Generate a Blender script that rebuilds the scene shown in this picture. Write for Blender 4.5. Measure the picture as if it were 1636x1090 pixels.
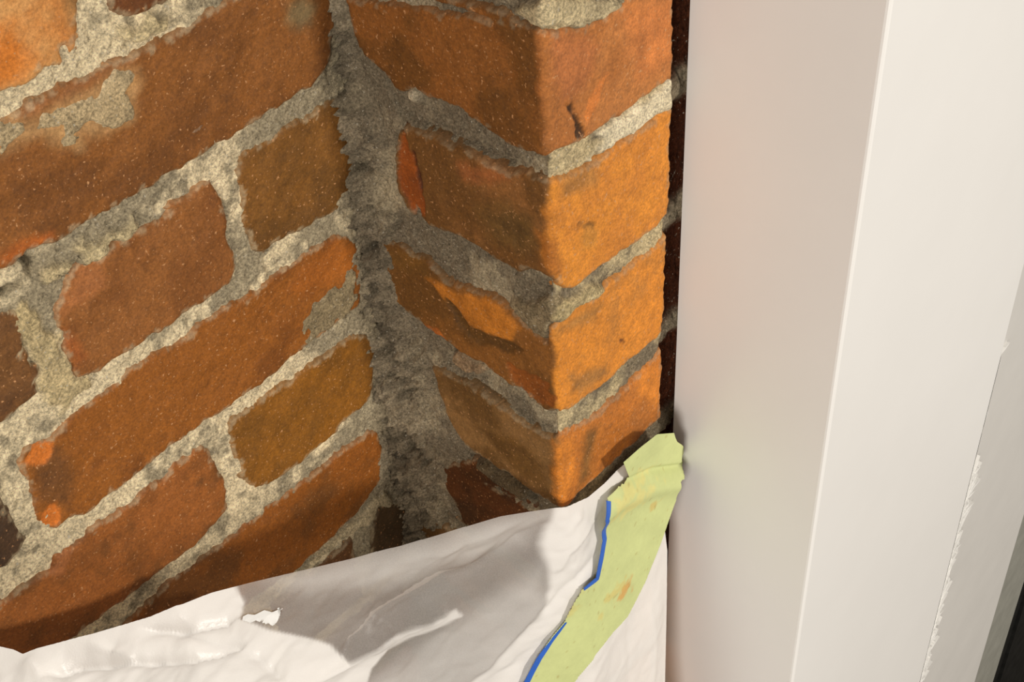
import bpy, bmesh, math, random
import numpy as np
from mathutils import Matrix, Vector

for o in list(bpy.data.objects): bpy.data.objects.remove(o, do_unlink=True)
SC = bpy.context.scene
COL = SC.collection

# ------------------------------------------------------------------ camera
# world: X along the left wall (to the right), Y into the wall, Z up, metres; the inner corner is X=0, Y=0
FPX = 2185.2357
R = np.array([[0.65040464, -0.75798668, -0.04929499],
              [-0.52372328, -0.40049289, -0.75187723],
              [0.55017063, 0.51484137, -0.65745771]])      # rows: camera right, down, forward
CAM = np.array([-0.40041948, -0.478, 0.42255229])
cam = bpy.data.cameras.new('camera')
cam.sensor_fit = 'HORIZONTAL'; cam.sensor_width = 36.0
cam.lens = FPX / 1636 * 36.0
cam.clip_start = 0.01
co = bpy.data.objects.new('camera', cam); COL.objects.link(co)
M = Matrix.Identity(4)
for i in range(3):
    M[i][0], M[i][1], M[i][2], M[i][3] = R[0, i], -R[1, i], -R[2, i], CAM[i]
co.matrix_world = M
SC.camera = co

# ------------------------------------------------------------------ world, lamps, exposure
SC.view_settings.view_transform = 'Standard'
SC.view_settings.look = 'None'
SC.view_settings.gamma = 1.0
SC.view_settings.use_curve_mapping = False
SC.view_settings.exposure = 0.0
W = bpy.data.worlds.new('world'); SC.world = W; W.use_nodes = True
bg = W.node_tree.nodes['Background']
bg.inputs['Color'].default_value = (1.0, 0.94, 0.87, 1)
bg.inputs['Strength'].default_value = 0.30

def area(name, loc, target, size, power, col):
    l = bpy.data.lights.new(name, 'AREA'); l.shape = 'DISK'; l.size = size
    l.energy = power; l.color = col
    o = bpy.data.objects.new(name, l); COL.objects.link(o)
    o.location = loc
    o.rotation_euler = (Vector(target) - Vector(loc)).to_track_quat('-Z', 'Y').to_euler()
    return o
area('ceiling_lamp', (0.42, -3.7, 1.25), (0, -0.1, -0.1), 0.34, 96, (1.0, 0.935, 0.85))
area('side_lamp', (-3.8, -2.0, 1.2), (0, -0.1, -0.1), 1.4, 104, (1.0, 0.935, 0.86))

# ------------------------------------------------------------------ helpers
BOT = -1.40
def srgb(r, g, b, k=1.0):
    c = np.array([r, g, b]) / 255.0
    return np.where(c <= 0.04045, c / 12.92, ((c + 0.055) / 1.055) ** 2.4) * k

def _h(ix, iy, seed):
    n = (ix.astype(np.int64) * 374761393 + iy.astype(np.int64) * 668265263 + seed * 1274126177) & 0xffffffff
    n = ((n ^ (n >> 13)) * 1274126177) & 0xffffffff
    n = (n ^ (n >> 16)) & 0xffffffff
    return n / 4294967295.0
def vnoise(x, y, seed=0):
    x = np.asarray(x, float); y = np.asarray(y, float)
    xi = np.floor(x); yi = np.floor(y); fx = x - xi; fy = y - yi
    fx = fx * fx * fx * (fx * (fx * 6 - 15) + 10); fy = fy * fy * fy * (fy * (fy * 6 - 15) + 10)
    a = _h(xi, yi, seed); b = _h(xi + 1, yi, seed); c = _h(xi, yi + 1, seed); d = _h(xi + 1, yi + 1, seed)
    return (a + (b - a) * fx) * (1 - fy) + (c + (d - c) * fx) * fy
def fbm(x, y, scale, seed=0, octv=4, gain=0.5):
    t = 0; a = 1.0; s = 0
    for k in range(octv):
        t = t + a * (vnoise(x * scale + 17.3 * k, y * scale - 9.1 * k, seed + k) * 2 - 1); s += a
        a *= gain; scale *= 2.03
    return t / s * 1.6
def sstep(a, b, x):
    t = np.clip((x - a) / (b - a), 0, 1); return t * t * (3 - 2 * t)

def sdf(poly, U, V):
    """signed distance, positive inside"""
    P = np.array(poly, float); d2 = np.full(U.shape, 1e9); ins = np.zeros(U.shape, bool)
    for i in range(len(P)):
        a = P[i]; b = P[(i + 1) % len(P)]; e = b - a; L = e @ e + 1e-18
        t = np.clip(((U - a[0]) * e[0] + (V - a[1]) * e[1]) / L, 0, 1)
        d2 = np.minimum(d2, (U - a[0] - t * e[0]) ** 2 + (V - a[1] - t * e[1]) ** 2)
        if a[1] != b[1]:
            c = ((a[1] > V) != (b[1] > V)) & (U < (b[0] - a[0]) * (V - a[1]) / (b[1] - a[1]) + a[0])
            ins ^= c
    return np.where(ins, 1, -1) * np.sqrt(d2)
def polydist(line, U, V):
    d2 = np.full(U.shape, 1e9); P = np.array(line, float); T = np.zeros(U.shape)
    for i in range(len(P) - 1):
        a = P[i]; e = P[i + 1] - a; L = e @ e + 1e-18
        tr = np.clip(((U - a[0]) * e[0] + (V - a[1]) * e[1]) / L, 0, 1)
        q = (U - a[0] - tr * e[0]) ** 2 + (V - a[1] - tr * e[1]) ** 2
        T = np.where(q < d2, (i + tr) / (len(P) - 1), T); d2 = np.minimum(d2, q)
    return np.sqrt(d2), T

# survey of the photograph: sight lines meet the wall planes
PY = -0.1335            # plane of the pier's front
def ray(px, py): return R.T @ np.array([px - 818.0, py - 545.0, FPX])
def on_left(p):
    r = ray(*p); t = (0 - CAM[1]) / r[1]; q = CAM + t * r; return (q[0], q[2])
def on_pier(p):
    r = ray(*p); t = (0 - CAM[0]) / r[0]; q = CAM + t * r
    if q[1] >= PY: return (PY - q[1], q[2])
    t = (PY - CAM[1]) / r[1]; q = CAM + t * r; return (q[0], q[2])
CROP = {1: (0, 0, 2.995), 2: (300, 0, 2.995), 3: (600, 0, 2.994), 4: (0, 330, 2.995), 5: (300, 330, 2.995),
        6: (600, 330, 2.994), 7: (0, 690, 2.724), 8: (300, 690, 2.724), 9: (600, 660, 2.535), 0: (0, 0, 1.0)}
def px(s):
    """'c1 10,20 30,40 c2 ...' -> list of photograph points"""
    out = []; c = CROP[0]
    for w in s.split():
        if w[0] == 'c': c = CROP[int(w[1:])]
        else:
            a, b = w.split(','); out.append((c[0] + float(a) / c[2], c[1] + float(b) / c[2]))
    return out
def L(s): return [on_left(p) for p in px(s)]
def P(s): return [on_pier(p) for p in px(s)]

# maps (u, v, h) -> 3D
def map_left(u, v, h): return np.stack([u, -h, v], -1)
RC = 0.0035
def map_pier(u, v, h):
    a = RC * math.pi / 4
    th = np.clip((u + a) / (2 * a), 0, 1) * math.pi / 2        # 0 on the side face, 90 deg on the front
    nx = -np.cos(th); ny = -np.sin(th)
    bx = RC + RC * nx + np.maximum(u - a, 0)
    by = PY + RC + RC * ny + np.maximum(-u - a, 0)
    return np.stack([bx + nx * h, by + ny * h, v], -1)

def obj(name, me, mat=None, parent=None):
    o = bpy.data.objects.new(name, me); COL.objects.link(o)
    if mat: me.materials.append(mat)
    if parent: o.parent = parent
    return o
def tag(o, label, cat, kind=None, group=None):
    o['label'] = label; o['category'] = cat
    if kind: o['kind'] = kind
    if group: o['group'] = group
    return o

def grid_arrays(us, vs, keepf, mapf):
    """keepf(U,V) -> keep, h, tint ; returns verts, quads, tint"""
    U, V = np.meshgrid(us, vs); keep, h, tint = keepf(U, V)
    f = keep[:-1, :-1] & keep[1:, :-1] & keep[:-1, 1:] & keep[1:, 1:]
    idx = np.arange(U.size).reshape(U.shape)
    q = np.stack([idx[:-1, :-1][f], idx[:-1, 1:][f], idx[1:, 1:][f], idx[1:, :-1][f]], -1)
    used = np.unique(q); re = np.full(U.size, -1); re[used] = np.arange(len(used))
    return mapf(U, V, h).reshape(-1, 3)[used], re[q], tint.reshape(-1, 3)[used]
def mesh_np(name, v, q, tint=None, smooth=True):
    me = bpy.data.meshes.new(name)
    me.vertices.add(len(v)); me.vertices.foreach_set('co', np.ascontiguousarray(v, dtype=np.float32).ravel())
    me.loops.add(q.size); me.loops.foreach_set('vertex_index', q.ravel().astype(np.int32))
    me.polygons.add(len(q)); me.polygons.foreach_set('loop_start', (np.arange(len(q)) * 4).astype(np.int32))
    me.polygons.foreach_set('loop_total', np.full(len(q), 4, np.int32))
    me.polygons.foreach_set('use_smooth', np.full(len(q), smooth, bool))
    me.update(calc_edges=True)
    if tint is not None:
        at = me.attributes.new('tint', 'FLOAT_COLOR', 'POINT')
        at.data.foreach_set('color', np.concatenate([tint, np.ones((len(tint), 1))], 1).astype(np.float32).ravel())
    me.validate(); return me
def close_back(me, push):
    bm = bmesh.new(); bm.from_mesh(me)
    be = [e for e in bm.edges if e.is_boundary]
    r = bmesh.ops.extrude_edge_only(bm, edges=be)
    nv = [g for g in r['geom'] if isinstance(g, bmesh.types.BMVert)]
    ne = [g for g in r['geom'] if isinstance(g, bmesh.types.BMEdge)]
    bmesh.ops.translate(bm, verts=nv, vec=push)
    bmesh.ops.holes_fill(bm, edges=[e for e in ne if e.is_boundary], sides=0)
    bmesh.ops.recalc_face_normals(bm, faces=bm.faces)
    bm.to_mesh(me); bm.free()

# ------------------------------------------------------------------ materials
def nodes(name):
    m = bpy.data.materials.new(name); m.use_nodes = True
    nt = m.node_tree; return m, nt, nt.nodes['Principled BSDF']
def N(nt, t, **kw):
    n = nt.nodes.new(t)
    for k, v in kw.items(): setattr(n, k, v)
    return n
def noise(nt, scale, detail=4, rough=0.6, coord=None):
    n = N(nt, 'ShaderNodeTexNoise'); n.inputs['Scale'].default_value = scale
    n.inputs['Detail'].default_value = detail; n.inputs['Roughness'].default_value = rough
    if coord: nt.links.new(coord, n.inputs['Vector'])
    return n
def ramp(nt, fac, stops):
    r = N(nt, 'ShaderNodeValToRGB'); e = r.color_ramp.elements
    while len(e) < len(stops): e.new(0.5)
    for i, (p, c) in enumerate(stops):
        e[i].position = p; e[i].color = (*c, 1)
    nt.links.new(fac, r.inputs['Fac']); return r.outputs['Color']
def mixc(nt, mode, fac, a, b):
    m = N(nt, 'ShaderNodeMix', data_type='RGBA', blend_type=mode)
    for s, v in ((0, fac), (6, a), (7, b)):
        if hasattr(v, 'is_output'): nt.links.new(v, m.inputs[s])
        else: m.inputs[s].default_value = v
    return m.outputs[2]

def tinted(name, fine, speck, bump, dist, rough, lo, hi, speckcol, spec=0.25, s_lo=.66, s_hi=.74, mid0=0.9):
    m, nt, b = nodes(name)
    tc = N(nt, 'ShaderNodeTexCoord').outputs['Object']
    at = N(nt, 'ShaderNodeAttribute', attribute_name='tint')
    n1 = noise(nt, fine, 5, 0.65, tc)
    c = mixc(nt, 'MULTIPLY', 1.0, at.outputs['Color'], ramp(nt, n1.outputs['Fac'], [(0.33, (lo,) * 3), (0.67, (hi,) * 3)]))
    n4 = noise(nt, fine * 0.22, 4, 0.6, tc)
    c = mixc(nt, 'MULTIPLY', 1.0, c, ramp(nt, n4.outputs['Fac'], [(0.3, (mid0,) * 3), (0.7, (2 - mid0,) * 3)]))
    n2 = noise(nt, speck, 2, 0.5, tc)
    c = mixc(nt, 'MIX', ramp(nt, n2.outputs['Fac'], [(s_lo, (0, 0, 0)), (s_hi, (1, 1, 1))]), c, (*speckcol, 1))
    nt.links.new(c, b.inputs['Base Color'])
    b.inputs['Roughness'].default_value = rough
    b.inputs['Specular IOR Level'].default_value = spec
    bu = N(nt, 'ShaderNodeBump'); bu.inputs['Strength'].default_value = bump; bu.inputs['Distance'].default_value = dist
    n3 = noise(nt, fine * 1.6, 6, 0.7, tc)
    nt.links.new(n3.outputs['Fac'], bu.inputs['Height']); nt.links.new(bu.outputs['Normal'], b.inputs['Normal'])
    return m
M_BRICK = tinted('brick_clay', 700, 560, 0.36, 0.0008, 0.66, 0.72, 1.28, tuple(srgb(186, 136, 90)), 0.35, .64, .74, 0.84)
M_MORTAR = tinted('lime_mortar', 720, 640, 1.0, 0.0016, 0.92, 0.48, 1.55, tuple(srgb(214, 204, 182)), 0.15, .66, .74, 0.85)

def plain(name, col, rough, fine=30, var=0.06, bump=0.05, spec=0.4):
    m, nt, b = nodes(name)
    tc = N(nt, 'ShaderNodeTexCoord').outputs['Object']
    n1 = noise(nt, fine, 4, 0.6, tc)
    a = tuple(np.array(col) * (1 - var)); h = tuple(np.array(col) * (1 + var))
    nt.links.new(ramp(nt, n1.outputs['Fac'], [(0.3, a), (0.7, h)]), b.inputs['Base Color'])
    b.inputs['Roughness'].default_value = rough; b.inputs['Specular IOR Level'].default_value = spec
    bu = N(nt, 'ShaderNodeBump'); bu.inputs['Strength'].default_value = bump; bu.inputs['Distance'].default_value = 0.002
    n2 = noise(nt, fine * 4, 4, 0.6, tc)
    nt.links.new(n2.outputs['Fac'], bu.inputs['Height']); nt.links.new(bu.outputs['Normal'], b.inputs['Normal'])
    return m
M_WHITE = plain('white_gloss_paint', (0.80, 0.79, 0.765), 0.38, 14, 0.012, 0.04)
M_GREY = plain('grey_wall_paint', (0.57, 0.555, 0.525), 0.6, 20, 0.03, 0.05)
M_STRIP = plain('grey_green_metal', (0.27, 0.27, 0.235), 0.45, 40, 0.12, 0.08)
M_BLACK = plain('black_door_paint', (0.010, 0.010, 0.009), 0.7, 60, 0.4, 0.1, 0.08)
M_FLAKE = plain('dried_caulk', (0.78, 0.77, 0.74), 0.6, 60, 0.05, 0.1)
M_FLOOR = plain('floor_boards', (0.16, 0.13, 0.10), 0.5, 8, 0.2, 0.1)
M_BLUE = plain('blue_print', tuple(srgb(45, 95, 185)), 0.5, 80, 0.1, 0.05)

def film_mat(name, transp, col):
    m, nt, b = nodes(name)
    out = nt.nodes['Material Output']
    tc = N(nt, 'ShaderNodeTexCoord').outputs['Object']
    b.inputs['Base Color'].default_value = (*col, 1); b.inputs['Roughness'].default_value = 0.32
    b.inputs['Specular IOR Level'].default_value = 0.5
    n3 = noise(nt, 900, 3, 0.6, tc)
    bu = N(nt, 'ShaderNodeBump'); bu.inputs['Strength'].default_value = 0.25; bu.inputs['Distance'].default_value = 0.0006
    nt.links.new(n3.outputs['Fac'], bu.inputs['Height']); nt.links.new(bu.outputs['Normal'], b.inputs['Normal'])
    tl = N(nt, 'ShaderNodeBsdfTranslucent'); tl.inputs['Color'].default_value = (*col, 1)
    m1 = N(nt, 'ShaderNodeMixShader'); at0 = N(nt, 'ShaderNodeAttribute', attribute_name='tint')
    nt.links.new(ramp(nt, at0.outputs['Fac'], [(0.0, (0.60,) * 3), (1.0, (0.16,) * 3)]), m1.inputs[0])
    nt.links.new(b.outputs[0], m1.inputs[1]); nt.links.new(tl.outputs[0], m1.inputs[2])
    tr = N(nt, 'ShaderNodeBsdfTransparent')
    m2 = N(nt, 'ShaderNodeMixShader')
    n = noise(nt, 14, 5, 0.6, tc)
    n5 = noise(nt, 1500, 2, 0.6, tc)
    f = ramp(nt, n.outputs['Fac'], [(0.35, (transp * 0.92,) * 3), (0.65, (transp * 1.06,) * 3)])
    f = mixc(nt, 'MULTIPLY', 1.0, f, ramp(nt, n5.outputs['Fac'], [(0.3, (0.85,) * 3), (0.7, (1.12,) * 3)]))
    at = N(nt, 'ShaderNodeAttribute', attribute_name='tint')
    f = mixc(nt, 'MULTIPLY', 1.0, f, ramp(nt, at.outputs['Fac'], [(0.0, (1, 1, 1)), (1.0, (0.1, 0.1, 0.1))]))
    nt.links.new(f, m2.inputs[0]); nt.links.new(m1.outputs[0], m2.inputs[1]); nt.links.new(tr.outputs[0], m2.inputs[2])
    nt.links.new(m2.outputs[0], out.inputs['Surface'])
    return m
M_FILM = film_mat('translucent_film', 0.46, (0.90, 0.875, 0.835))

# ------------------------------------------------------------------ bricks
def brick(name, poly, mapf, parent, face, dark, side=None, seed=0, step=0.0012, h0=0.0, r=0.0026, spots=(), rough=0.0011, patches=(), grow=0.0011, dust=(168, 152, 120), dustk=0.45,
          push=(0, 0.035, 0), wob=0.0006, sidemix=None, tilt=0.0):
    Pp = np.array(poly); lo = Pp.min(0) - 0.004; hi = Pp.max(0) + 0.004
    us = np.arange(lo[0], hi[0], step); vs = np.arange(lo[1], hi[1], step)
    def keepf(U, V):
        d = sdf(poly, U, V)
        d = d + grow + rough * fbm(U, V, 130, seed, 3) + 0.0004 * fbm(U, V, 450, seed + 5, 2)
        t = np.clip(d / r, 0, 1)
        drop = np.where(d > 0, r * (1 - np.sqrt(np.maximum(0, 1 - (1 - t) ** 2))), r - d * 3.0)
        h = h0 - drop + wob * fbm(U, V, 55, seed + 9, 4) + 0.00022 * fbm(U, V, 420, seed + 3, 3)
        bl = 0.12 + 0.88 * sstep(-0.7, 0.35, fbm(U, V, 26, seed + 20, 4) + 0.3 * fbm(U, V, 160, seed + 21, 3))
        col = np.array(face)[None, None] * bl[..., None] + np.array(dark)[None, None] * (1 - bl[..., None])
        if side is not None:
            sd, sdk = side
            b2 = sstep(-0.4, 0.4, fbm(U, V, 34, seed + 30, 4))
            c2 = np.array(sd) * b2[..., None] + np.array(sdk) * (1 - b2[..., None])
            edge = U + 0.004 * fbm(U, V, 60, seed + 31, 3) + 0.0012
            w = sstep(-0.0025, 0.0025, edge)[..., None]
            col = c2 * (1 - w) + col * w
        for (pp, sc, dep, soft) in patches:
            ds = sdf(pp, U, V) + 0.0018 * fbm(U, V, 150, seed + 45, 4)
            w = sstep(-soft, soft, ds)
            h = h - dep * w * (0.6 + 0.4 * np.clip(ds / 0.004, 0, 1)); col = col * (1 - w[..., None]) + np.array(sc) * (1 + 0.18 * fbm(U, V, 90, seed + 46, 3))[..., None] * w[..., None]
        dw = (1 - sstep(0.0008, 0.0022, d + 0.0026 * fbm(U, V, 260, seed + 50, 4)))[..., None] * dustk
        dw = np.where(d[..., None] < 0.0006, 0.5 * dustk, dw)
        col = col * (1 - dw) + S(*dust) * dw
        for (c, rad, sc, dep) in spots:
            ds = np.hypot(U - c[0], (V - c[1]) * 1.2) + rad * 0.45 * fbm(U, V, 120, seed + 40, 3)
            w = 1 - sstep(rad * 0.75, rad * 1.05, ds)
            h = h - dep * w; col = col * (1 - w[..., None]) + np.array(sc) * w[..., None]
        return d > -0.0022, h, col
    v, q, t = grid_arrays(us, vs, keepf, mapf)
    me = mesh_np(name, v, q, t); close_back(me, push)
    o = obj(name, me, M_BRICK, parent); return o

K = 1.12
def S(r, g, b): return srgb(r, g, b, K)
def SB(r, g, b): return srgb(r, g, b, K) * np.array([0.80, 0.84, 0.56])      # burnt clay

# --- mortar beds are built first so that the bricks can be parented to them
LEFT = {}   # name -> polygon in wall metres
def wl(x0, z0, x1, z1): return [(x0, z0), (x1, z0), (x1, z1), (x0, z1)]
LEFT['A'] = [(-0.34, 0.198), (-0.34, 0.146)] + L('c1 0,450 100,400 160,360 210,300 290,290 300,240 375,235 380,180 375,100 360,0') + [(-0.132, 0.198)]
LEFT['B'] = L('c1 520,0 535,50 570,75 620,85 680,60 730,30 790,0') + [(-0.07, 0.147), (-0.006, 0.150), (-0.006, 0.20), (-0.117, 0.20)]
LEFT['C'] = [(-0.216, 0.130)] + L('c1 0,590 60,555 130,520 210,470 290,425 360,395 420,370 470,330 540,300 600,290 650,265 720,220 800,195 870,150 930,110 1000,65 1080,25 1120,0') + [(-0.03, 0.139), (-0.012, 0.138)] + \
    L('c2 680,0 695,100 690,200 690,270 660,330 620,380 590,410 540,440 500,470 440,510 390,520 350,560 300,590 260,620 180,670 110,710 40,760 c1 860,800 800,835 770,850 730,880 680,900 650,930 590,970 530,1000 470,1040 400,1075 c4 345,100 330,130 270,165 200,190 130,220 90,250 50,280 0,300') + [(-0.216, 0.078)]
LEFT['D'] = L('c4 345,300 380,270 430,255 490,250 530,200 560,170 610,165 640,130 690,105 750,80 830,35 860,10 c1 800,1000 870,960 930,930 970,890 1010,870 1040,920 1060,990 c4 1060,0 1075,60 1085,130 1090,190 1120,230 1125,280 1110,340 1100,380 1050,405 980,460 920,490 870,520 820,560 760,600 700,640 650,670 600,700 540,730 480,780 440,790 400,810 375,815 350,760 330,710 310,670 320,620 280,560 270,500 290,440 320,390')
LEFT['D2'] = [(-0.40, 0.058)] + L('c4 0,500 40,495 70,505 85,540 95,600 110,660 140,720 150,780 180,830 195,900 150,920 90,960 40,1010 0,1040') + [(-0.40, -0.002)]
LEFT['E'] = L('c2 330,710 290,720 255,755 260,780 235,820 260,880 270,960 275,1020 c5 270,60 290,110 310,160 330,210 370,220 400,190 450,160 500,140 560,110 585,80 600,60 650,45 c2 660,1030 720,1000 760,970 810,935 860,900 855,850 835,780 810,700 785,640 780,560 770,500 740,470 690,500 640,520 590,560 520,590 450,630 390,680')
LEFT['F'] = L('c7 95,110 110,90 160,60 210,40 260,0 c4 300,1050 350,1010 400,970 450,930 490,900 540,880 580,830 640,780 700,740 760,710 810,690 860,660 910,620 960,570 1010,540 1060,500 1110,470 1160,450 c5 330,410 380,370 420,335 470,300 530,260 600,200 660,175 720,150 760,140 800,180 815,240 820,320 825,420 820,470 770,520 700,570 640,610 590,650 520,700 480,730 430,790 380,820 330,860 270,900 200,950 130,1000 60,1050 c7 820,0 760,50 700,95 640,145 580,190 520,240 470,280 420,330 370,360 300,380 250,410 205,420 180,390 165,340 170,290 150,240 110,190 95,150')
LEFT['G'] = [(-0.40, -0.024)] + L('c7 -40,250 0,300 30,330 50,380 90,450 110,470 80,530 40,570 0,590') + [(-0.40, -0.076)]
LEFT['H'] = L('c7 255,545 290,520 340,505 370,460 420,410 480,380 530,350 590,300 640,250 720,215 760,150 820,115 880,70 915,90 930,140 970,210 985,260 990,330 960,380 900,440 850,500 790,545 730,580 670,630 630,670 580,710 540,740 480,770 450,800 420,830 380,850') + [(-0.30, -0.152)] + \
    [(-0.30, -0.098)] + L('c7 0,755 40,740 90,690 150,650 200,620 230,600')
LEFT['I'] = L('c5 215,1040 225,1010 280,980 340,950 390,910 430,870 500,840 550,800 600,760 660,720 710,680 760,640 800,620 850,620 885,640 895,700 890,780 890,850 880,910 850,950 800,990 740,1040 c8 640,10 590,50 540,90 500,130 450,170 400,200 340,230 300,235 260,220 230,190 235,140 210,90 205,30 190,0')
LEFT['J'] = [(-0.214, -0.171)] + L('c8 -60,645 0,605 60,560 130,510 200,460 260,400 330,350 390,300 450,260 520,215 580,170 640,120 690,80 740,40 790,10 830,10 845,80 840,150 835,210 800,270 760,330 700,390 650,440 600,490 540,540 490,590') + [(-0.13, -0.2255), (-0.214, -0.2255)]
LEFT['K2'] = wl(-0.118, -0.302, -0.052, -0.245)
LEFT['K'] = L('c8 810,380 830,340 880,310 940,310 955,380 960,470') + [(-0.004, -0.300), (-0.046, -0.300)]
LEFT['K3'] = wl(-0.33, -0.302, -0.13, -0.245)
SMEAR_L = [  # mortar spread over brick faces: polygon, height, colour
    (L('c1 0,600 60,570 130,605 170,590 210,540 270,520 330,510 420,490 490,440 500,390 550,360 610,350 640,370 620,440 630,500 640,560 590,570 530,610 440,580 380,600 350,640 380,700 320,690 300,620 200,630 130,640 70,660 20,720 0,720'), 0.0012, S(196, 172, 130)),
    (L('c5 540,600 560,520 600,470 660,420 730,370 780,310 805,330 805,430 790,480 720,540 640,600 580,640'), 0.0014, S(150, 132, 98)),
    (L('c4 320,210 340,160 390,130 430,150 480,130 560,100 620,70 650,90 600,150 540,170 500,230 400,255 330,240'), 0.0032, S(216, 196, 150)),
    (L('c4 200,350 220,310 280,260 340,250 370,270 330,320 250,370'), 0.0028, S(210, 190, 145)),
    (L('c4 80,490 130,480 180,510 230,570 300,620 310,700 350,770 380,820 430,820 450,860 380,930 300,1000 200,900 190,820 150,700 100,610'), 0.0004, S(205, 183, 135)),
    (L('c1 870,690 880,650 920,620 960,580 985,590 960,640 900,670'), 0.0007, S(150, 105, 75)),
    (L('c1 560,150 600,120 680,130 700,70 740,60 760,100 800,90 790,130 700,170 600,190'), 0.0022, S(214, 194, 148)),
    (L('c8 600,500 660,430 700,400 760,370 800,300 840,265 890,270 890,310 830,330 800,400 740,430 680,460 600,530 500,590 490,580'), 0.0018, S(200, 182, 145)),
]
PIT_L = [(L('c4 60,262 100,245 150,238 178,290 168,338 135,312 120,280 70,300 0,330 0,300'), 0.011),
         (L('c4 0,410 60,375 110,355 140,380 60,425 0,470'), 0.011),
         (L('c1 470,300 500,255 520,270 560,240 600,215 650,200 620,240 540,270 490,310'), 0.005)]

TOP = 0.45
rng = random.Random(4)
GEN = []       # bricks outside the photograph: rows continue
rows = [(0.147, 0.199), (0.0755, 0.1345), (-0.003, 0.062), (-0.0745, -0.022), (-0.152, -0.096), (-0.2255, -0.171), (-0.302, -0.245)]
z = 0.199
while z + 0.076 < TOP: rows.append((z + 0.013, z + 0.072)); z += 0.0755
z = -0.302
while z - 0.076 > BOT: rows.append((z - 0.0715, z - 0.013)); z -= 0.0755
starts = {0: -0.352, 1: -0.227, 2: -0.411, 3: -0.411, 4: -0.313, 5: -0.226, 6: -0.341}
for i, (a, b) in enumerate(rows):
    x = starts.get(i, -0.008)
    k = i
    while x > -0.95:
        w = 0.205 if (i % 2 == 0 or x < -0.2) else 0.098
        w = min(w, x + 0.97)
        if w < 0.03: break
        GEN.append((x - w, a, x, b)); x -= w + 0.012

def mortar_left(U, V, fine):
    h = -0.0020 + 0.0009 * fbm(U, V, 60, 101, 4) + 0.0009 * fbm(U, V, 300, 111, 3)
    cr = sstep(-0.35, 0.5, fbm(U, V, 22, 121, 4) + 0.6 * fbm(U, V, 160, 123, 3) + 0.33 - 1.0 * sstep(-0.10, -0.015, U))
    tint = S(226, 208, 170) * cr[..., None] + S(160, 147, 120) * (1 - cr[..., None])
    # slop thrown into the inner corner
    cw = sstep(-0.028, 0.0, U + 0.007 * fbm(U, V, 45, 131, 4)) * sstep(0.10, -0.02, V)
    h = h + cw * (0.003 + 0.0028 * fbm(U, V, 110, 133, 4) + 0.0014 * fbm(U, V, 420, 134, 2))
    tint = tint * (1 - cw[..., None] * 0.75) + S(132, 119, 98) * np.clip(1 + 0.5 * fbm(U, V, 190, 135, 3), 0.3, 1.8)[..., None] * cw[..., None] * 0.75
    keep = np.ones(U.shape, bool)
    for nme, poly in LEFT.items():
        p = np.array(poly); lo = p.min(0) - 0.01; hi = p.max(0) + 0.01
        bb = (U > lo[0]) & (U < hi[0]) & (V > lo[1]) & (V < hi[1])
        if not bb.any(): continue
        d = sdf(poly, U[bb], V[bb])
        keep[bb] &= d < 0.014
        hh = h[bb]; h[bb] = np.where(d > 0.003, hh - (d - 0.003) * 0.35, hh)
    if fine:
        for poly, a, c in SMEAR_L:
            d = sdf(poly, U, V) + 0.0034 * fbm(U, V, 150, 141, 4)
            w = sstep(-0.0015, 0.002, d)
            hs = a + 0.0007 * fbm(U, V, 200, 143, 3) - 0.004 * (1 - w)
            on = (d > -0.0015)
            keep |= on
            h = np.where(on, np.maximum(h, hs), h)
            w2 = w[..., None] * 0.85; tint = tint * (1 - w2) + c * (0.88 + 0.2 * fbm(U, V, 120, 145, 3))[..., None] * w2
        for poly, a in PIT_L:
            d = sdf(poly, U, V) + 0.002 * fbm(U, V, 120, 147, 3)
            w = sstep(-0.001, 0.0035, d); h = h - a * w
            tint = tint * (1 - 0.6 * w[..., None]) + S(60, 50, 38) * 0.6 * w[..., None]  # shade inside the pits is painted into the tint as well
    else:
        for (x0, a, x1, b) in GEN: pass
    return keep, h, tint
FX0, FX1, FZ0, FZ1 = -0.262, 0.006, -0.305, 0.197
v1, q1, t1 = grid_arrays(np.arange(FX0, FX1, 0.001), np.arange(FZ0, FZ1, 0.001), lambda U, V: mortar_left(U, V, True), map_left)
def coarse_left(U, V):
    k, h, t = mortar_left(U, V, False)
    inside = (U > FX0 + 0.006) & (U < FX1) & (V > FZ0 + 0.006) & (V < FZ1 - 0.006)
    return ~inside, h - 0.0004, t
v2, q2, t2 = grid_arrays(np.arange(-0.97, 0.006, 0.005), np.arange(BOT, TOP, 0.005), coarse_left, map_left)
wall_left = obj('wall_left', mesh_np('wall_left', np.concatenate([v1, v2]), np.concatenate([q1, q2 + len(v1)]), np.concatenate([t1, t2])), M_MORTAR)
tag(wall_left, 'long brick wall on the left with cream lime mortar and worn brown bricks', 'wall', 'structure')

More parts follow.
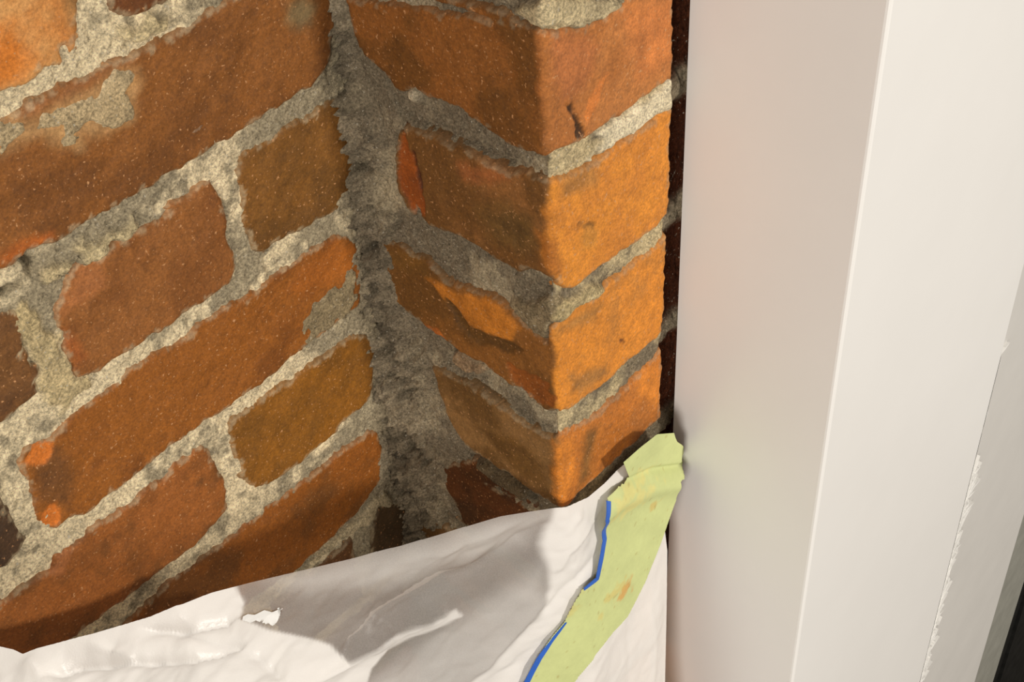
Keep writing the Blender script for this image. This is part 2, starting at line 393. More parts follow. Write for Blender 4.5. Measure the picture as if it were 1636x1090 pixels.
def spot(p, rad, c, dep=0.0008): return (on_left(p), rad, c, dep)
def spotp(p, rad, c, dep=0.0008): return (on_pier(p), rad, c, dep)
ORG = SB(205, 112, 48)
B = lambda key, face, dark, seed, **kw: brick('brick', LEFT[key], map_left, wall_left, face, dark, seed=seed, **kw)
PT = lambda t, c, dep=0.0006, soft=0.0015: (L(t), SB(*c), dep, soft)
PTP = lambda t, c, dep=0.0006, soft=0.0015: (P(t), SB(*c), dep, soft)
B('A', SB(208, 150, 108), SB(196, 120, 66), 1, rough=0.0025, patches=[PT('c1 -60,150 60,120 130,200 120,300 60,390 -60,440', (206, 118, 50), 0.0, 0.006), PT('c1 300,-30 390,-30 380,120 330,170', (150, 105, 72), 0.0, 0.004)])
B('B', SB(118, 66, 34), SB(100, 56, 30), 2)
B('C', SB(136, 82, 42), SB(112, 66, 32), 3, patches=[PT('c4 0,230 100,180 250,120 260,150 100,240 0,290', (176, 92, 40), 0.0, 0.004), PT('c2 480,20 560,-20 620,30 600,110 520,150 470,90', (128, 104, 84), 0.0, 0.005), PT('c1 0,560 130,525 300,440 480,340 620,290 500,380 300,480 130,560 0,600', (152, 96, 66), 0.0, 0.003), PT('c1 -20,600 60,560 130,580 200,560 260,500 330,480 430,440 490,380 560,340 640,340 660,400 630,570 530,640 400,640 390,720 300,700 190,660 60,690 -20,740', (176, 132, 102), 0.0, 0.005)])
B('D', SB(144, 88, 50), SB(126, 74, 38), 4, patches=[PT('c4 350,300 420,260 480,290 500,380 400,470 290,520 290,440 340,390', (170, 104, 68), 0.0, 0.004), PT('c4 310,600 380,650 410,720 360,760 320,680', (160, 88, 46), 0.0, 0.004)])
B('D2', SB(116, 74, 44), SB(84, 52, 32), 5, rough=0.003, dustk=0.8)
B('E', SB(128, 82, 38), SB(106, 68, 30), 6)
B('F', SB(146, 84, 32), SB(122, 68, 26), 7, spots=[spot((57, 728), 0.0085, ORG), spot((80, 826), 0.0075, ORG)], patches=[PT('c5 700,160 790,180 810,330 730,350 560,420 480,400 600,240', (158, 88, 32), 0.0, 0.006), PT('c7 130,90 260,60 330,180 300,330 180,300 150,200', (116, 70, 36), 0.0, 0.005)])
B('G', SB(76, 52, 40), SB(58, 40, 32), 8)
B('H', SB(150, 86, 42), SB(112, 66, 32), 9, spots=[spot((100, 895), 0.009, SB(160, 96, 62), 0.0)])
B('I', SB(142, 88, 26), SB(118, 74, 24), 10)
B('J', SB(146, 82, 28), SB(112, 66, 28), 11)
B('K', SB(84, 62, 46), SB(66, 50, 36), 12)
B('K2', SB(100, 62, 36), SB(80, 50, 30), 13)
B('K3', SB(110, 66, 36), SB(84, 52, 30), 14)
for i, (x0, a, x1, b) in enumerate(GEN):
    c = rng.choice([(134, 82, 44), (150, 90, 50), (126, 76, 36), (112, 68, 40), (160, 96, 58)])
    brick('brick', wl(x0, a, x1, b), map_left, wall_left, SB(*c), SB(*[k * 0.8 for k in c]), seed=50 + i, step=0.0045, r=0.005, rough=0.0025)

# ------------------------------------------------------------------ brick pier on the right
PE = 0.0955            # the pier's front bricks stop here, just short of the white casing
PIER = {}
PIER['P1'] = P('c2 772,0 785,100 815,190 850,260 900,310 950,350 1000,420 1060,430 c3 140,425 200,420 250,460 330,480 400,510 450,550 520,600 590,650 660,690 720,720 780,740 810,745 850,720 920,690 990,660 1060,620 1120,580 1200,530 1280,470 1350,410 1400,375') + [(PE, 0.0665), (PE, 0.135)] + \
    P('c3 1200,0 1170,50 1100,90 1050,110 980,140 900,150 820,150 740,130 680,100 600,65 520,45 440,20 370,0') + [(-0.075, 0.132), (-0.016, 0.134)]
PIER['P2'] = P('c3 130,640 150,625 220,640 300,670 370,700 440,730 500,760 570,790 630,820 700,840 780,850 860,860 930,840 1000,800 1050,770 1100,740 1160,700 1220,650 1300,600 1360,560') + [(PE, 0.0498), (PE, -0.0155)] + \
    P('c6 1340,90 1290,120 1230,170 1160,220 1100,270 1030,320 970,370 920,388 890,375 850,345 800,320 740,290 690,310 640,280 580,250 530,215 490,180 450,160 400,130 330,110 270,95 240,60 200,10 c3 190,1030 150,980 120,930 110,850 100,780 110,700')
PIER['P3'] = P('c6 20,190 60,170 120,200 180,230 250,270 300,330 370,380 440,400 500,420 560,440 610,480 650,500 700,550 740,600 790,640 830,672 840,580 880,550 920,510 980,470 1060,440 1100,390 1170,340 1230,290 1300,230 1345,190') + [(PE, -0.0305), (PE, -0.0995)] + \
    P('c6 1345,640 1300,670 1230,720 1160,790 1100,840 1030,890 960,940 920,972 870,978 820,970 780,950 730,910 690,870 640,850 580,800 520,760 460,730 400,690 340,640 290,610 230,570 170,520 110,490 90,460 80,410 50,330 20,250')
PIER['P4'] = P('c6 275,780 330,800 380,830 440,850 490,890 540,930 600,970 660,1010 720,1050 770,1085 c9 640,75 690,102 750,92 820,50 c6 1060,1000 1120,950 1200,880 1280,800 1340,735') + [(PE, -0.1135), (PE, -0.169)] + \
    [(0.05, -0.170), (0.004, -0.1695)] + P('c9 700,352 640,325 590,290 540,250 490,220 440,185 400,160 350,110 310,50 290,0')
PIER['P5'] = P('c9 255,235 310,215 390,210 440,240 500,290 560,330 610,360 640,395') + [(-0.060, -0.1905), (-0.002, -0.186), (PE, -0.186), (PE, -0.241), (-0.002, -0.241), (-0.100, -0.244)] + P('c9 345,445 330,400 290,330')
PIER['P0'] = [(-0.125, 0.149), (0.0, 0.152), (PE, 0.152), (PE, 0.205), (0, 0.205), (-0.125, 0.205)]
PIER['P6'] = [(-0.128, -0.315), (0.0, -0.315), (PE, -0.315), (PE, -0.257), (0, -0.257), (-0.128, -0.257)]
GENP = []
z = 0.205
while z + 0.076 < TOP: GENP.append((z + 0.0135, z + 0.072)); z += 0.0755
z = -0.315
while z - 0.076 > BOT: GENP.append((z - 0.0715, z - 0.0135)); z -= 0.0755
SMEAR_P = [
    (P('c3 640,60 720,20 800,0 1190,0 1170,45 1100,85 1050,110 980,135 900,148 820,130 740,100'), 0.0016, S(206, 188, 148)),
    (P('c3 1020,770 1050,740 1080,680 1060,640 1100,600 1200,545 1280,485 1360,420 1430,370 1470,345 1470,470 1400,520 1300,590 1230,630 1170,670 1100,720'), 0.0012, S(244, 230, 196)),
    (P('c6 640,470 680,440 760,470 830,430 880,420 950,480 900,545 840,560 820,640 760,600 700,540'), 0.0010, S(150, 132, 100)),
    (P('c6 860,480 900,440 960,430 1000,380 1080,370 1090,400 1040,450 950,480 890,545 850,540'), 0.0022, S(196, 176, 130)),
    (P('c3 165,430 200,420 215,470 200,500 175,470'), 0.0026, S(205, 190, 160)),
    (P('c6 420,700 480,740 540,780 520,800 440,790 370,740 380,700'), 0.0022, S(170, 140, 105)),
    (P('c9 400,215 440,205 520,250 590,300 620,340 600,365 540,320 470,270'), 0.0012, S(112, 96, 70)),
]
GROOVE_P = [(P('c3 120,545 200,600 300,650 400,690 480,720 560,770 640,800'), 0.0045, 0.0013), 
            (P('c6 285,745 340,775 400,800 460,845 520,900 620,960 700,1010 770,1075'), 0.006, 0.0013), (P('c6 60,150 110,80 60,40 20,10'), 0.005, 0.0014),
            (P('c9 375,195 430,200 480,225 560,270 625,330 645,385'), 0.007, 0.0016), (P('c3 40,400 100,520 160,680'), 0.004, 0.0014), (P('c9 60,40 110,20 130,70 160,120'), 0.006, 0.0016)]
def mortar_pier(U, V, fine):
    dc = U + 0.1335                     # distance from the inner corner along the side face
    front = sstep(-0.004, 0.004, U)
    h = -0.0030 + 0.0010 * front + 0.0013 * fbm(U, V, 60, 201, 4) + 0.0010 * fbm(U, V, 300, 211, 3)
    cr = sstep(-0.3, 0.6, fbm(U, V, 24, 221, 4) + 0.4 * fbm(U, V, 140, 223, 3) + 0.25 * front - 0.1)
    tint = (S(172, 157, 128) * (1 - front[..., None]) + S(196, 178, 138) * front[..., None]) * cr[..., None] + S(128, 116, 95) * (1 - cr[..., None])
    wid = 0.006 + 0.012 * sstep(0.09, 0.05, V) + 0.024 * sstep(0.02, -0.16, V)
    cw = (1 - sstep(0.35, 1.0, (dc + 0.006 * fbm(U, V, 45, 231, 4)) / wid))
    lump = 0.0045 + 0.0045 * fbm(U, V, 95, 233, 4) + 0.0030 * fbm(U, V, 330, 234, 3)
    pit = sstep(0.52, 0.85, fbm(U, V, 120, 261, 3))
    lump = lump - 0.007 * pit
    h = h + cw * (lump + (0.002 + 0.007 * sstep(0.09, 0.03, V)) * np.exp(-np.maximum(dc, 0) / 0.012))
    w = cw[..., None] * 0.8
    tint = tint * (1 - w) + S(138, 125, 103) * np.clip(1.0 + 0.3 * fbm(U, V, 70, 237, 3) + 0.45 * fbm(U, V, 210, 238, 3) - 0.45 * pit, 0.25, 1.8)[..., None] * w  # pits get a darker tint, painted shade for the small holes
    keep = np.ones(U.shape, bool)
    for nme, poly in PIER.items():
        p = np.array(poly); lo = p.min(0) - 0.01; hi = p.max(0) + 0.01
        bb = (U > lo[0]) & (U < hi[0]) & (V > lo[1]) & (V < hi[1])
        if not bb.any(): continue
        d = sdf(poly, U[bb], V[bb]); keep[bb] &= d < 0.014
        hh = h[bb]; h[bb] = np.where(d > 0.002, hh - (d - 0.002) * 0.5, hh)
    if fine:
        for poly, a, c in SMEAR_P:
            d = sdf(poly, U, V) + 0.0016 * fbm(U, V, 170, 241, 4)
            w = sstep(-0.0012, 0.0018, d)
            hs = a + 0.0006 * fbm(U, V, 200, 243, 3) - 0.004 * (1 - w)
            on = d > -0.0012; keep |= on
            h = np.where(on, np.maximum(h, hs), h)
            w2 = w[..., None] * 0.85; tint = tint * (1 - w2) + c * (0.9 + 0.2 * fbm(U, V, 120, 245, 3))[..., None] * w2
    for line, dep, wd in GROOVE_P:
        g, T = polydist(line, U, V); g = g + 0.0012 * fbm(U, V, 200, 263, 3)
        h = h - dep * np.exp(-(np.maximum(g, 0) / wd) ** 2)
    # strip where the wall runs on behind the casing: recessed, shadow painted dark
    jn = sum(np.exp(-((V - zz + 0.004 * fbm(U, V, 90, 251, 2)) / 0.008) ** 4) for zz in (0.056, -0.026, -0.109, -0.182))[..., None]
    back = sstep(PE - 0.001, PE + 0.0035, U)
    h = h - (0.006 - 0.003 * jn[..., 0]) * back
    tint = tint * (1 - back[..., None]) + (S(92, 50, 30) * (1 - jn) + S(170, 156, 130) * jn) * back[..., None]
    keep |= U > PE - 0.004
    return keep, h, tint
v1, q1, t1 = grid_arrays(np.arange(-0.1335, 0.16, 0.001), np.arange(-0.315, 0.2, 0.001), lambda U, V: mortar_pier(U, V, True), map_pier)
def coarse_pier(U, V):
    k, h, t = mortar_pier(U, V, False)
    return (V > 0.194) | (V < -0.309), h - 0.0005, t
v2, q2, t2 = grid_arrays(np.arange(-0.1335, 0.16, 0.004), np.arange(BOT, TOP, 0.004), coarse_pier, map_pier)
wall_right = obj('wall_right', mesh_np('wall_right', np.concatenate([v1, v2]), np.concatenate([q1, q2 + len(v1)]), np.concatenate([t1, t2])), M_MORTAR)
tag(wall_right, 'projecting brick pier with orange front bricks beside the white casing', 'wall', 'structure')
PB = lambda key, face, dark, side, seed, **kw: brick('brick', PIER[key], map_pier, wall_right, face, dark, side=side, seed=seed, push=(0.02, 0.02, 0), step=0.0011, **kw)
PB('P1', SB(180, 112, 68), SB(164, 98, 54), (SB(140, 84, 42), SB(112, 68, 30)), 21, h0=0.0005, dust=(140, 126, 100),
   patches=[PTP('c3 900,500 935,500 965,560 985,610 985,655 955,650 945,590', (70, 42, 24), 0.0022, 0.0006), PTP('c3 840,170 1000,180 1060,230 1000,420 900,480 840,400', (176, 104, 66), 0.0, 0.005), PTP('c3 1060,380 1100,360 1060,480 1000,600 985,560', (200, 116, 62), -0.0004, 0.001), PTP('c3 1160,50 1420,-20 1420,300 1250,380', (192, 114, 68), 0.0, 0.008)])
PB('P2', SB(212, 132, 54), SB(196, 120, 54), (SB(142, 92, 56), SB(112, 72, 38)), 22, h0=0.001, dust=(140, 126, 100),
   patches=[PTP('c3 120,640 150,640 190,740 225,880 245,960 255,1050 200,1030 160,960 118,850', (146, 72, 26), 0.0016, 0.0008), PTP('c3 165,690 195,720 235,880 240,960 225,920 195,800', (84, 42, 18), 0.002, 0.0008),
            PTP('c3 400,780 560,790 650,850 560,880 440,850', (164, 96, 60), 0.0, 0.004), PTP('c6 500,20 640,-20 760,60 800,200 700,220 560,150', (104, 72, 40), 0.0, 0.007),
            PTP('c3 880,850 1000,800 1060,780 1040,880 960,920 880,940', (170, 112, 62), 0.0, 0.004), PTP('c6 960,80 1040,80 1030,110 980,110', (120, 80, 46), 0.001, 0.0008), PTP('c6 980,90 1050,110 1040,200 990,200', (190, 124, 58), 0.0, 0.003), PTP('c6 780,120 860,160 880,330 840,330 790,220', (160, 94, 40), 0.0, 0.004)])
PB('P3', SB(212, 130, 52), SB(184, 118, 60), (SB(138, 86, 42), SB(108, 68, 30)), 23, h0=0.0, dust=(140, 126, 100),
   patches=[PTP('c6 250,350 330,380 440,430 560,450 650,520 710,580 650,650 560,610 450,570 400,500 330,440', (196, 118, 46), -0.0008, 0.0022), PTP('c6 340,445 400,500 460,575 560,620 660,650 740,700 640,700 500,660 380,560', (96, 62, 28), 0.0014, 0.0016),
            PTP('c6 635,755 720,785 820,855 875,930 860,970 790,950 700,880 650,820', (144, 78, 30), 0.0012, 0.0008), PTP('c6 30,200 120,210 230,260 260,330 150,320 60,260', (116, 76, 34), 0.0, 0.003), PTP('c6 930,820 1100,760 1120,800 1000,880 930,900', (160, 106, 60), 0.0, 0.004), PTP('c6 850,580 1000,500 1080,480 1040,540 860,620', (176, 118, 66), 0.0, 0.004), PTP('c6 1165,635 1185,635 1185,655 1165,655', (110, 60, 26), 0.0008, 0.0005),
            PTP('c6 230,570 300,580 350,640 330,660 260,620', (176, 96, 44), 0.0005, 0.001)])
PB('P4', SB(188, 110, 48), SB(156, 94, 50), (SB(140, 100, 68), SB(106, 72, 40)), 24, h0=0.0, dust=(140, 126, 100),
   patches=[PTP('c6 1260,800 1340,740 1390,900 1330,960 1250,900', (212, 126, 50), 0.0, 0.006), PTP('c9 720,110 790,110 810,250 760,360 730,330', (206, 122, 50), 0.0, 0.004), PTP('c9 850,80 900,60 860,260 820,300', (128, 84, 46), 0.0, 0.006), PTP('c9 420,60 600,120 690,220 690,330 560,230', (104, 70, 36), 0.0, 0.005)])
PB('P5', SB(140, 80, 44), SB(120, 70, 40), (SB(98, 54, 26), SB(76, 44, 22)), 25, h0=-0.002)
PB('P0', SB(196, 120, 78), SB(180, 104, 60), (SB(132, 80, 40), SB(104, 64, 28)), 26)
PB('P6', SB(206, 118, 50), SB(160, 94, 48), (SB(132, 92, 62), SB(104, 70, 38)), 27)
for i, (a, b) in enumerate(GENP):
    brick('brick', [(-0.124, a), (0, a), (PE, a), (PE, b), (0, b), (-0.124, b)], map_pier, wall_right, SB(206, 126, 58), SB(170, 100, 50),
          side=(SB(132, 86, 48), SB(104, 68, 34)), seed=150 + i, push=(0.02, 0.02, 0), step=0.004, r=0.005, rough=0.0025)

# ------------------------------------------------------------------ white boxed casing, grey board, metal strip, dark door
def at_y(p, y):
    r = ray(*p); t = (y - CAM[1]) / r[1]; q = CAM + t * r; return q
def profile(name, pts, mat, z0=BOT, z1=0.62, bevel=0.0, segs=3, bev_pts=()):
    bm = bmesh.new()
    lo = [bm.verts.new((x, y, z0)) for x, y in pts]; hi = [bm.verts.new((x, y, z1)) for x, y in pts]
    n = len(pts)
    for i in range(n): bm.faces.new((lo[i], lo[(i + 1) % n], hi[(i + 1) % n], hi[i]))
    bm.faces.new(lo[::-1]); bm.faces.new(hi)
    bmesh.ops.recalc_face_normals(bm, faces=bm.faces)
    bm.verts.ensure_lookup_table()
    if bevel:
        es = [e for e in bm.edges if abs(e.verts[0].co.z - e.verts[1].co.z) > 0.1 and any(abs(e.verts[0].co.x - pts[k][0]) + abs(e.verts[0].co.y - pts[k][1]) < 1e-6 for k in bev_pts)]
        bmesh.ops.bevel(bm, geom=es, offset=bevel, segments=segs, affect='EDGES', profile=0.5)
    me = bpy.data.meshes.new(name); bm.to_mesh(me); bm.free()
    o = obj(name, me, mat)
    for p in me.polygons: p.use_smooth = False
    return o
CX, CY = 0.1085, -0.239
XR = 0.3768
c = profile('trim_1', [(CX, PY - 0.0015), (CX, CY), (XR, CY), (XR, CY + 0.018), (CX + 0.018, CY + 0.018), (CX + 0.018, PY - 0.0015)], M_WHITE, bevel=0.0022, bev_pts=(1, 2))
tag(c, 'boxed white painted casing standing against the orange brick pier', 'casing', 'structure')
GY = CY + 0.003
gx = np.mean([at_y((1557, 1090), GY)[0], at_y((1636, 826), GY)[0]])
g = profile('trim_2', [(XR - 0.004, GY), (gx, GY), (gx, GY + 0.012), (XR - 0.004, GY + 0.012)], M_GREY, bevel=0.0015, bev_pts=(1,))
tag(g, 'grey painted board just right of the white casing', 'board', 'structure')
SY = GY + 0.012
sx = np.mean([at_y((1587, 1090), SY)[0], at_y((1636, 928), SY)[0]])
s = profile('trim_3', [(gx - 0.012, SY), (sx, SY), (sx, SY + 0.02), (gx - 0.012, SY + 0.02)], M_STRIP, bevel=0.001, bev_pts=(1,))
tag(s, 'narrow grey green strip between the grey board and the black door edge', 'trim', 'structure')
DY = SY + 0.008
d = profile('door_1', [(sx - 0.008, DY), (sx + 0.052, DY), (sx + 0.053, DY - 0.004), (sx + 0.059, DY - 0.004), (sx + 0.060, DY), (sx + 0.5, DY), (sx + 0.5, DY + 0.035), (sx - 0.008, DY + 0.035)], M_BLACK)
tag(d, 'black door edge with a raised bead at the far right', 'door', 'structure')

# flakes of dried caulk and paint along the casing's right edge
bm = bmesh.new(); rf = random.Random(8)
def flake(z, x0, ln, wd, ang):
    dx, dz = math.cos(ang) * ln, math.sin(ang) * ln; nx, nz = -math.sin(ang) * wd, math.cos(ang) * wd
    base = [(x0, z), (x0 + dx * 0.5 + nx, z + dz * 0.5 + nz), (x0 + dx, z + dz), (x0 + dx * 0.5 - nx * 0.6, z + dz * 0.5 - nz * 0.6)]
    f = [bm.verts.new((a, GY - 0.0022 - 0.0006 * rf.random(), b)) for a, b in base]
    k = [bm.verts.new((a, GY + 0.001, b)) for a, b in base]
    bm.faces.new(f)
    for i in range(4): bm.faces.new((f[i], k[i], k[(i + 1) % 4], f[(i + 1) % 4]))
def edge_z(py):       # height on the casing's right edge for a photograph row
    t = (py - 430) / 660.0; return at_y((1636 - 166 * t, py), GY)[2]
for i in range(64):
    py = 752 + 335 * (i / 63.0) + rf.uniform(-3, 3)
    big = 1.5 if i < 10 else 1.0
    flake(edge_z(py), XR + rf.uniform(-0.001, 0.004), rf.uniform(0.009, 0.022) * big, rf.uniform(0.0014, 0.0036), rf.uniform(-0.3, 1.4))
    if i % 2: flake(edge_z(py), XR + rf.uniform(0.006, 0.013), rf.uniform(0.004, 0.009), rf.uniform(0.001, 0.002), rf.uniform(0.6, 2.2))
flake(edge_z(553), XR, 0.013, 0.0015, 0.25)
# thin continuous bead under the flakes
for a, b in ((560, 1200),):
    za, zb = edge_z(a), edge_z(b); n = 70
    prev = None
    for i in range(n + 1):
        zz = za + (zb - za) * i / n; w = 0.003 + 0.0022 * math.sin(i * 1.7) + rf.uniform(0, 0.003)
        cur = (bm.verts.new((XR - 0.001, GY - 0.003, zz)), bm.verts.new((XR + w, GY - 0.0012, zz)), bm.verts.new((XR + w + 0.0008, GY + 0.001, zz)))
        if prev:
            for j in range(2): bm.faces.new((prev[j], prev[j + 1], cur[j + 1], cur[j]))
        prev = cur
bmesh.ops.recalc_face_normals(bm, faces=bm.faces)
me = bpy.data.meshes.new('caulk_flakes'); bm.to_mesh(me); bm.free()
fl = obj('caulk_flakes', me, M_FLAKE, c); fl['kind'] = 'stuff'

# floor below the frame
bm = bmesh.new(); bmesh.ops.create_cube(bm, size=1, matrix=Matrix.Translation((0.1, -0.6, BOT - 0.02)) @ Matrix.Diagonal((2.6, 1.6, 0.04, 1)))
me = bpy.data.meshes.new('floor'); bm.to_mesh(me); bm.free()
tag(obj('floor', me, M_FLOOR), 'brown wooden floor below the film', 'floor', 'structure')

# ------------------------------------------------------------------ masking film and tape
def film_y(X, Z):
    X = np.asarray(X, float); Z = np.asarray(Z, float)
    a = np.interp(X, [-0.6, -0.25, -0.2, -0.10, -0.003, 0.03, 0.11], [-0.040, -0.042, -0.046, -0.088, -0.1395, -0.1415, -0.1435])
    a = a + 0.5 * np.clip(X - 0.094, 0, 0.015)
    return a - 0.10 * np.maximum(0, -0.17 - Z) * np.clip((0.106 - X) / 0.012, 0.3, 1)
def at_film(p, off=0.0):
    y = -0.1
    for _ in range(40):
        q = at_y(p, y); y = 0.5 * y + 0.5 * (float(film_y(q[0], q[2])) - off)
    q = at_y(p, y); return (q[0], q[2])
def F(pts, off=0.0): return [at_film(p, off) for p in pts]
CREASE = [  # photograph polyline, amplitude towards the room, width
    (F([(722, 978), (640, 1014), (549, 1054), (450, 1105)]), 0.0060, 0.0050),
    (F([(760, 915), (690, 950), (600, 1002), (540, 1046)]), -0.0080, 0.0050),
    (F([(880, 830), (780, 905), (680, 972), (590, 1020)]), -0.0095, 0.012),
    (F([(560, 890), (700, 880), (860, 822)]), 0.004, 0.014),
    (F([(38, 1046), (75, 1085), (100, 1120)]), -0.005, 0.006),
    (F([(60, 1085), (115, 1058), (200, 1053), (300, 1046), (390, 1030)]), 0.007, 0.004),
    (F([(130, 1020), (170, 1036), (212, 1053)]), -0.003, 0.004),
    (F([(215, 1004), (300, 1000), (372, 986)]), 0.006, 0.0035),
    (F([(258, 1004), (330, 1020), (390, 1034)]), 0.0035, 0.004),
    (F([(390, 1034), (440, 1080), (470, 1110)]), 0.004, 0.004),
    (F([(493, 915), (492, 960), (490, 1030)]), 0.0016, 0.0035),
    (F([(960, 805), (900, 880), (885, 915)]), 0.003, 0.0045),
    (F([(960, 870), (905, 935), (860, 980)]), -0.003, 0.005),
    (F([(870, 948), (830, 990), (740, 1090)]), 0.004, 0.006),
    (F([(1035, 960), (1045, 1030), (1040, 1110)]), 0.004, 0.006),
    (F([(1000, 1000), (1005, 1110)]), -0.003, 0.006),
]
def wrinkle(U, V, seed=0, k=1.0):
    w = np.zeros(U.shape)
    for line, a, s in CREASE:
        dd, T = polydist(line, U, V)
        w += a * np.exp(-np.abs(dd) / s) * np.clip(np.minimum(T, 1 - T) * 6 + 0.15, 0, 1)
    a = U * 0.80 + V * 0.60; b = -U * 0.60 + V * 0.80         # creases run down to the left
    w += 0.0028 * (1 - np.abs(fbm(a * 0.35, b, 30, 301 + seed, 3))) * k
    w += 0.0011 * np.abs(fbm(U, V, 60, 311 + seed, 3)) * k
    w += 0.0022 * fbm(U, V, 9, 321 + seed, 2)
    w *= 1 - 0.6 * sstep(0.0, 0.02, U)
    return w
def sheet(name, poly, off, mat, parent, step=0.0018, edge=0.0005, yfun=None, tint=None, k=1.0):
    p = np.array(poly); lo = p.min(0) - 0.003; hi = p.max(0) + 0.003
    def keepf(U, V):
        d = sdf(poly, U, V) + edge * fbm(U, V, 60, 331, 3)
        wr = wrinkle(U, V, 0, k)
        dtop = np.maximum(d, 0)
        wr = wr * sstep(-0.002, 0.012, d) if off < 0.001 else wr
        y = film_y(U, V) - wr - off if yfun is None else yfun(U, V, wr)
        t = np.ones(U.shape + (3,)) * 0.5 if tint is None else tint(U, V)
        return d > -step * 0.3, -y, t
    v, q, t = grid_arrays(np.arange(lo[0], hi[0], step), np.arange(lo[1], hi[1], step), keepf, map_left)
    # pull the jagged rim onto the outline
    rim = np.zeros(len(v), bool)
    me = mesh_np(name, v, q, t)
    bm = bmesh.new(); bm.from_mesh(me)
    P_ = np.array(poly + [poly[0]])
    for vv in [x for x in bm.verts if x.is_boundary]:
        X, Z = vv.co.x, vv.co.z
        A = P_[:-1]; E_ = P_[1:] - A; L_ = (E_ ** 2).sum(1) + 1e-18
        tt = np.clip(((X - A[:, 0]) * E_[:, 0] + (Z - A[:, 1]) * E_[:, 1]) / L_, 0, 1)
        Q = A + tt[:, None] * E_; dd = np.hypot(Q[:, 0] - X, Q[:, 1] - Z); i = dd.argmin()
        if dd[i] < 3 * step: vv.co.x, vv.co.z = Q[i, 0], Q[i, 1]
    bm.to_mesh(me); bm.free()
    return obj(name, me, mat, parent)
film = bpy.data.objects.new('masking_film', None); COL.objects.link(film); film.location = (0, 0, 0)
tag(film, 'crinkled translucent white masking film hung over the lower bricks by green tape', 'masking film')
FB = -0.72
top = F([(-420, 1090), (-200, 1010), (-60, 1018), (0, 1033), (22, 1038), (36, 1045), (60, 1036), (150, 1012), (240, 985), (290, 966), (335, 948), (400, 931), (480, 912), (560, 893), (640, 872), (720, 848), (800, 825), (850, 817), (885, 812), (940, 794), (965, 773), (985, 752), (998, 741)])
right = F([(1030, 745), (1060, 830), (1066, 880), (1065, 960), (1063, 1063), (1062, 1100)])
main = top + right + [(right[-1][0], FB), (top[0][0], FB)]
THICK = [  # where the film lies doubled: outline, how much, softness
    ([(-0.46, -0.262)] + F([(-420, 1060), (-200, 980), (0, 1010), (120, 1000), (240, 965), (335, 930), (372, 926), (388, 960), (380, 985), (430, 1006), (490, 1016), (525, 1028), (548, 1052), (620, 1030), (590, 1065), (575, 1110)]) + [(-0.07, FB), (-0.46, FB)], 1.0, 0.0012),
    (F([(885, 810), (945, 780), (1010, 730), (1090, 760), (1090, 1180)]) + [(0.12, FB), (-0.12, FB)] + F([(660, 1180), (745, 1088), (800, 1030), (850, 975), (872, 940), (868, 900), (862, 870)]), 1.0, 0.004),
    (F([(640, 876), (720, 852), (800, 830), (880, 818), (840, 870), (740, 900), (620, 930), (480, 945), (430, 925)]), 0.5, 0.010),
    (F([(560, 1110), (700, 1010), (860, 905), (880, 960), (760, 1110)]), 0.5, 0.012),
    (F([(730, 975), (640, 1012), (549, 1052), (560, 1062), (650, 1022), (740, 983)]), 0.8, 0.0012),
]
def film_tint(U, V):
    k = np.zeros(U.shape)
    for poly, a, soft in THICK:
        d = sdf(poly, U, V); k = np.maximum(k, a * sstep(-soft, soft, d))
    k = np.clip(k + 0.12 * fbm(U, V, 22, 341, 4) * (k < 0.9), 0, 1)
    return np.repeat(k[..., None], 3, -1)
sheet('plastic_sheet', main, 0.0, M_FILM, film, tint=film_tint, step=0.0015)
scrap = F([(383, 990), (395, 982), (410, 984), (425, 977), (436, 980), (438, 990), (441, 982), (447, 977), (449, 984), (444, 998), (441, 1004), (434, 1000), (436, 1010), (430, 1004), (424, 1012), (418, 1006), (422, 998), (412, 994), (404, 998), (396, 995)], 0.003)
sheet('dried_paint_scrap', scrap, 0.0010, M_FLAKE, film, step=0.0006, edge=0.0028)

# paint scrap stuck on the film
TOFF = 0.0055
fold = F([(985, 772), (1003, 765), (1040, 748), (1094, 727)], TOFF)
tape_px = [(996, 739), (1022, 716), (1050, 694), (1077, 692), (1082, 706), (1092, 715), (1091, 740), (1087, 770), (1080, 800), (1069, 830), (1058, 862), (1046, 893), (1030, 932), (1014, 964), (1003, 985), (979, 1011), (950, 1048), (916, 1092), (870, 1150), (800, 1250), (720, 1380), (640, 1390), (720, 1260), (790, 1160), (837, 1090), (858, 1052), (876, 1023), (900, 995), (915, 965), (929, 942), (951, 928), (959, 889), (964, 860), (967, 830), (970, 795), (985, 780), (1003, 766)]
def tape_y(U, V, wr):
    fx = np.interp(U, [p[0] for p in fold], [p[1] for p in fold])
    below = fx - V
    base = film_y(U, V)
    out = 0.0052 + 0.0050 * np.exp(-((below - 0.015) / 0.009) ** 2) - 0.0030 * np.exp(-(below / 0.004) ** 2) + wr * 0.15 + 0.0008 * fbm(U, V, 20, 401, 2)
    yy = base - out
    stuck = base - 0.0064 + 0.06 * below
    w = sstep(-0.0025, 0.003, below)
    return yy * w + stuck * (1 - w)
def at_tape(p):
    y = -0.15
    for _ in range(40):
        q = at_y(p, y); u = np.array([[q[0]]]); w_ = np.array([[q[2]]])
        y = 0.5 * y + 0.5 * float(tape_y(u, w_, np.zeros((1, 1)))[0, 0])
    q = at_y(p, y); return (q[0], q[2])
tape_poly = [at_tape(p) for p in tape_px]
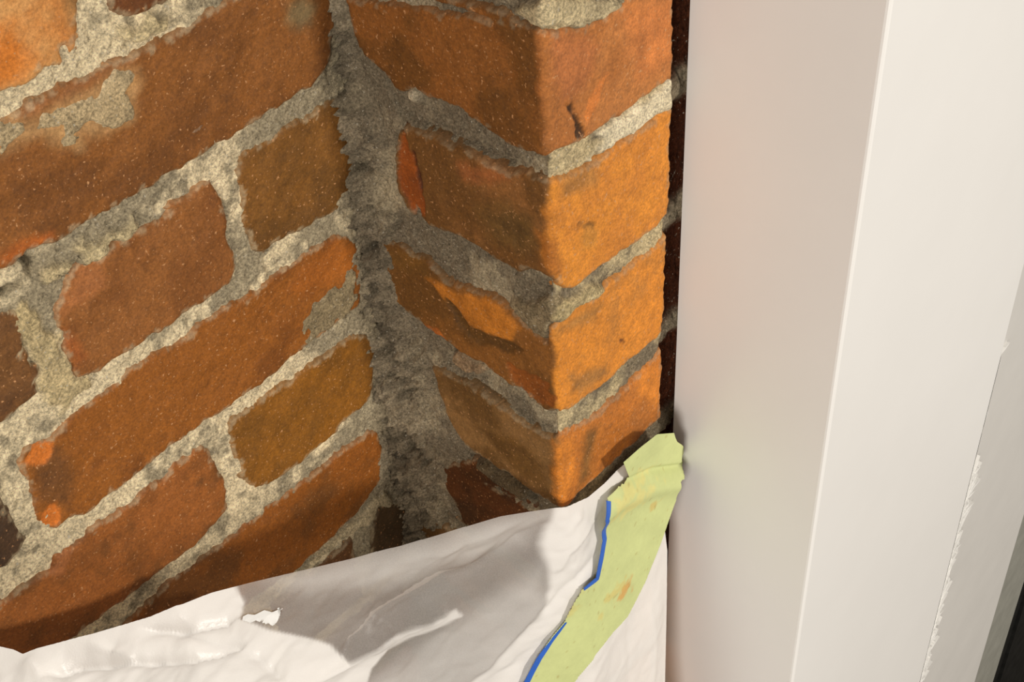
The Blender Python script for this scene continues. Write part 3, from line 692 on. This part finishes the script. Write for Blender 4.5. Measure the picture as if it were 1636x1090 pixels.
def tape_tint(U, V):
    t = np.ones(U.shape + (3,)) * S(184, 191, 132) 
    mot = fbm(U, V, 60, 411, 4)[..., None]
    t = t * (1 + 0.05 * mot)
    for p, rad, col, a in (((1000, 943), 0.010, (196, 140, 70), 0.75), ((985, 945), 0.011, (196, 170, 90), 0.5), ((1045, 808), 0.007, (190, 160, 84), 0.6), ((925, 945), 0.006, (190, 160, 90), 0.5), ((905, 975), 0.010, (190, 170, 96), 0.45), ((1010, 790), 0.022, (208, 192, 118), 0.5), ((960, 985), 0.006, (196, 176, 100), 0.5)):
        c = at_film(p, TOFF)
        ds = np.hypot((U - c[0]), (V - c[1]) * 1.6) + rad * 0.7 * fbm(U, V, 200, 421, 4)
        w = (1 - sstep(rad * 0.4, rad, ds))[..., None] * a
        t = t * (1 - w) + S(*col) * w
    dots = sstep(1.12, 1.25, fbm(U, V, 330, 431, 2))[..., None] * 0.5
    return t * (1 - dots) + S(150, 130, 70) * dots
M_TAPE = tinted('green_masking_tape', 300, 900, 0.10, 0.0006, 0.6, 0.97, 1.03, tuple(srgb(170, 150, 80)), 0.3, .90, .94, 0.97)
tape = sheet('tape', tape_poly, 0.01, M_TAPE, film, step=0.0012, edge=0.0003, yfun=tape_y, tint=tape_tint)
tape['label'] = 'pale green masking tape smudged with brown'
def ribbon(name, pts, widths, mat, parent, lift):
    bm = bmesh.new(); prev = None
    # subdivide
    q = np.array([at_tape(p) for p in pts]); qs = []; ws = []
    for i in range(len(q) - 1):
        for t in np.linspace(0, 1, 8, endpoint=False): qs.append(q[i] * (1 - t) + q[i + 1] * t); ws.append(widths[i] * (1 - t) + widths[i + 1] * t)
    qs.append(q[-1]); ws.append(widths[-1]); qs = np.array(qs)
    for i, p in enumerate(qs):
        d_ = qs[min(i + 1, len(qs) - 1)] - qs[max(i - 1, 0)]; d_ /= np.hypot(*d_) + 1e-9
        n_ = np.array([-d_[1], d_[0]]) * ws[i] / 2
        row = []
        for sgn in (-1, 1):
            u, v = p + sgn * n_
            ua, va = np.array([[u]]), np.array([[v]])
            y = float(tape_y(ua, va, wrinkle(ua, va))[0, 0]) - lift
            row += [bm.verts.new((u, y, v)), bm.verts.new((u, y + lift * 0.9, v))]
        if prev:
            for a, b in ((0, 2), (2, 3), (3, 1), (1, 0)): bm.faces.new((prev[a], prev[b], row[b], row[a]))
        else: bm.faces.new((row[0], row[2], row[3], row[1]))
        prev = row
    bm.faces.new((prev[0], prev[1], prev[3], prev[2]))
    bmesh.ops.recalc_face_normals(bm, faces=bm.faces)
    me = bpy.data.meshes.new(name); bm.to_mesh(me); bm.free()
    return obj(name, me, mat, parent)
r1 = ribbon('edge_line', [(971, 800), (969, 830), (965, 862), (960, 892), (953, 924), (932, 941)], [0.0028, 0.003, 0.0032, 0.0034, 0.0032, 0.0018], M_BLUE, tape, 0.0006)
r2 = ribbon('edge_line', [(903, 994), (880, 1023), (860, 1052), (840, 1090), (793, 1160), (723, 1260)], [0.0008, 0.0022, 0.0032, 0.0032, 0.003, 0.003], M_BLUE, tape, 0.0006)
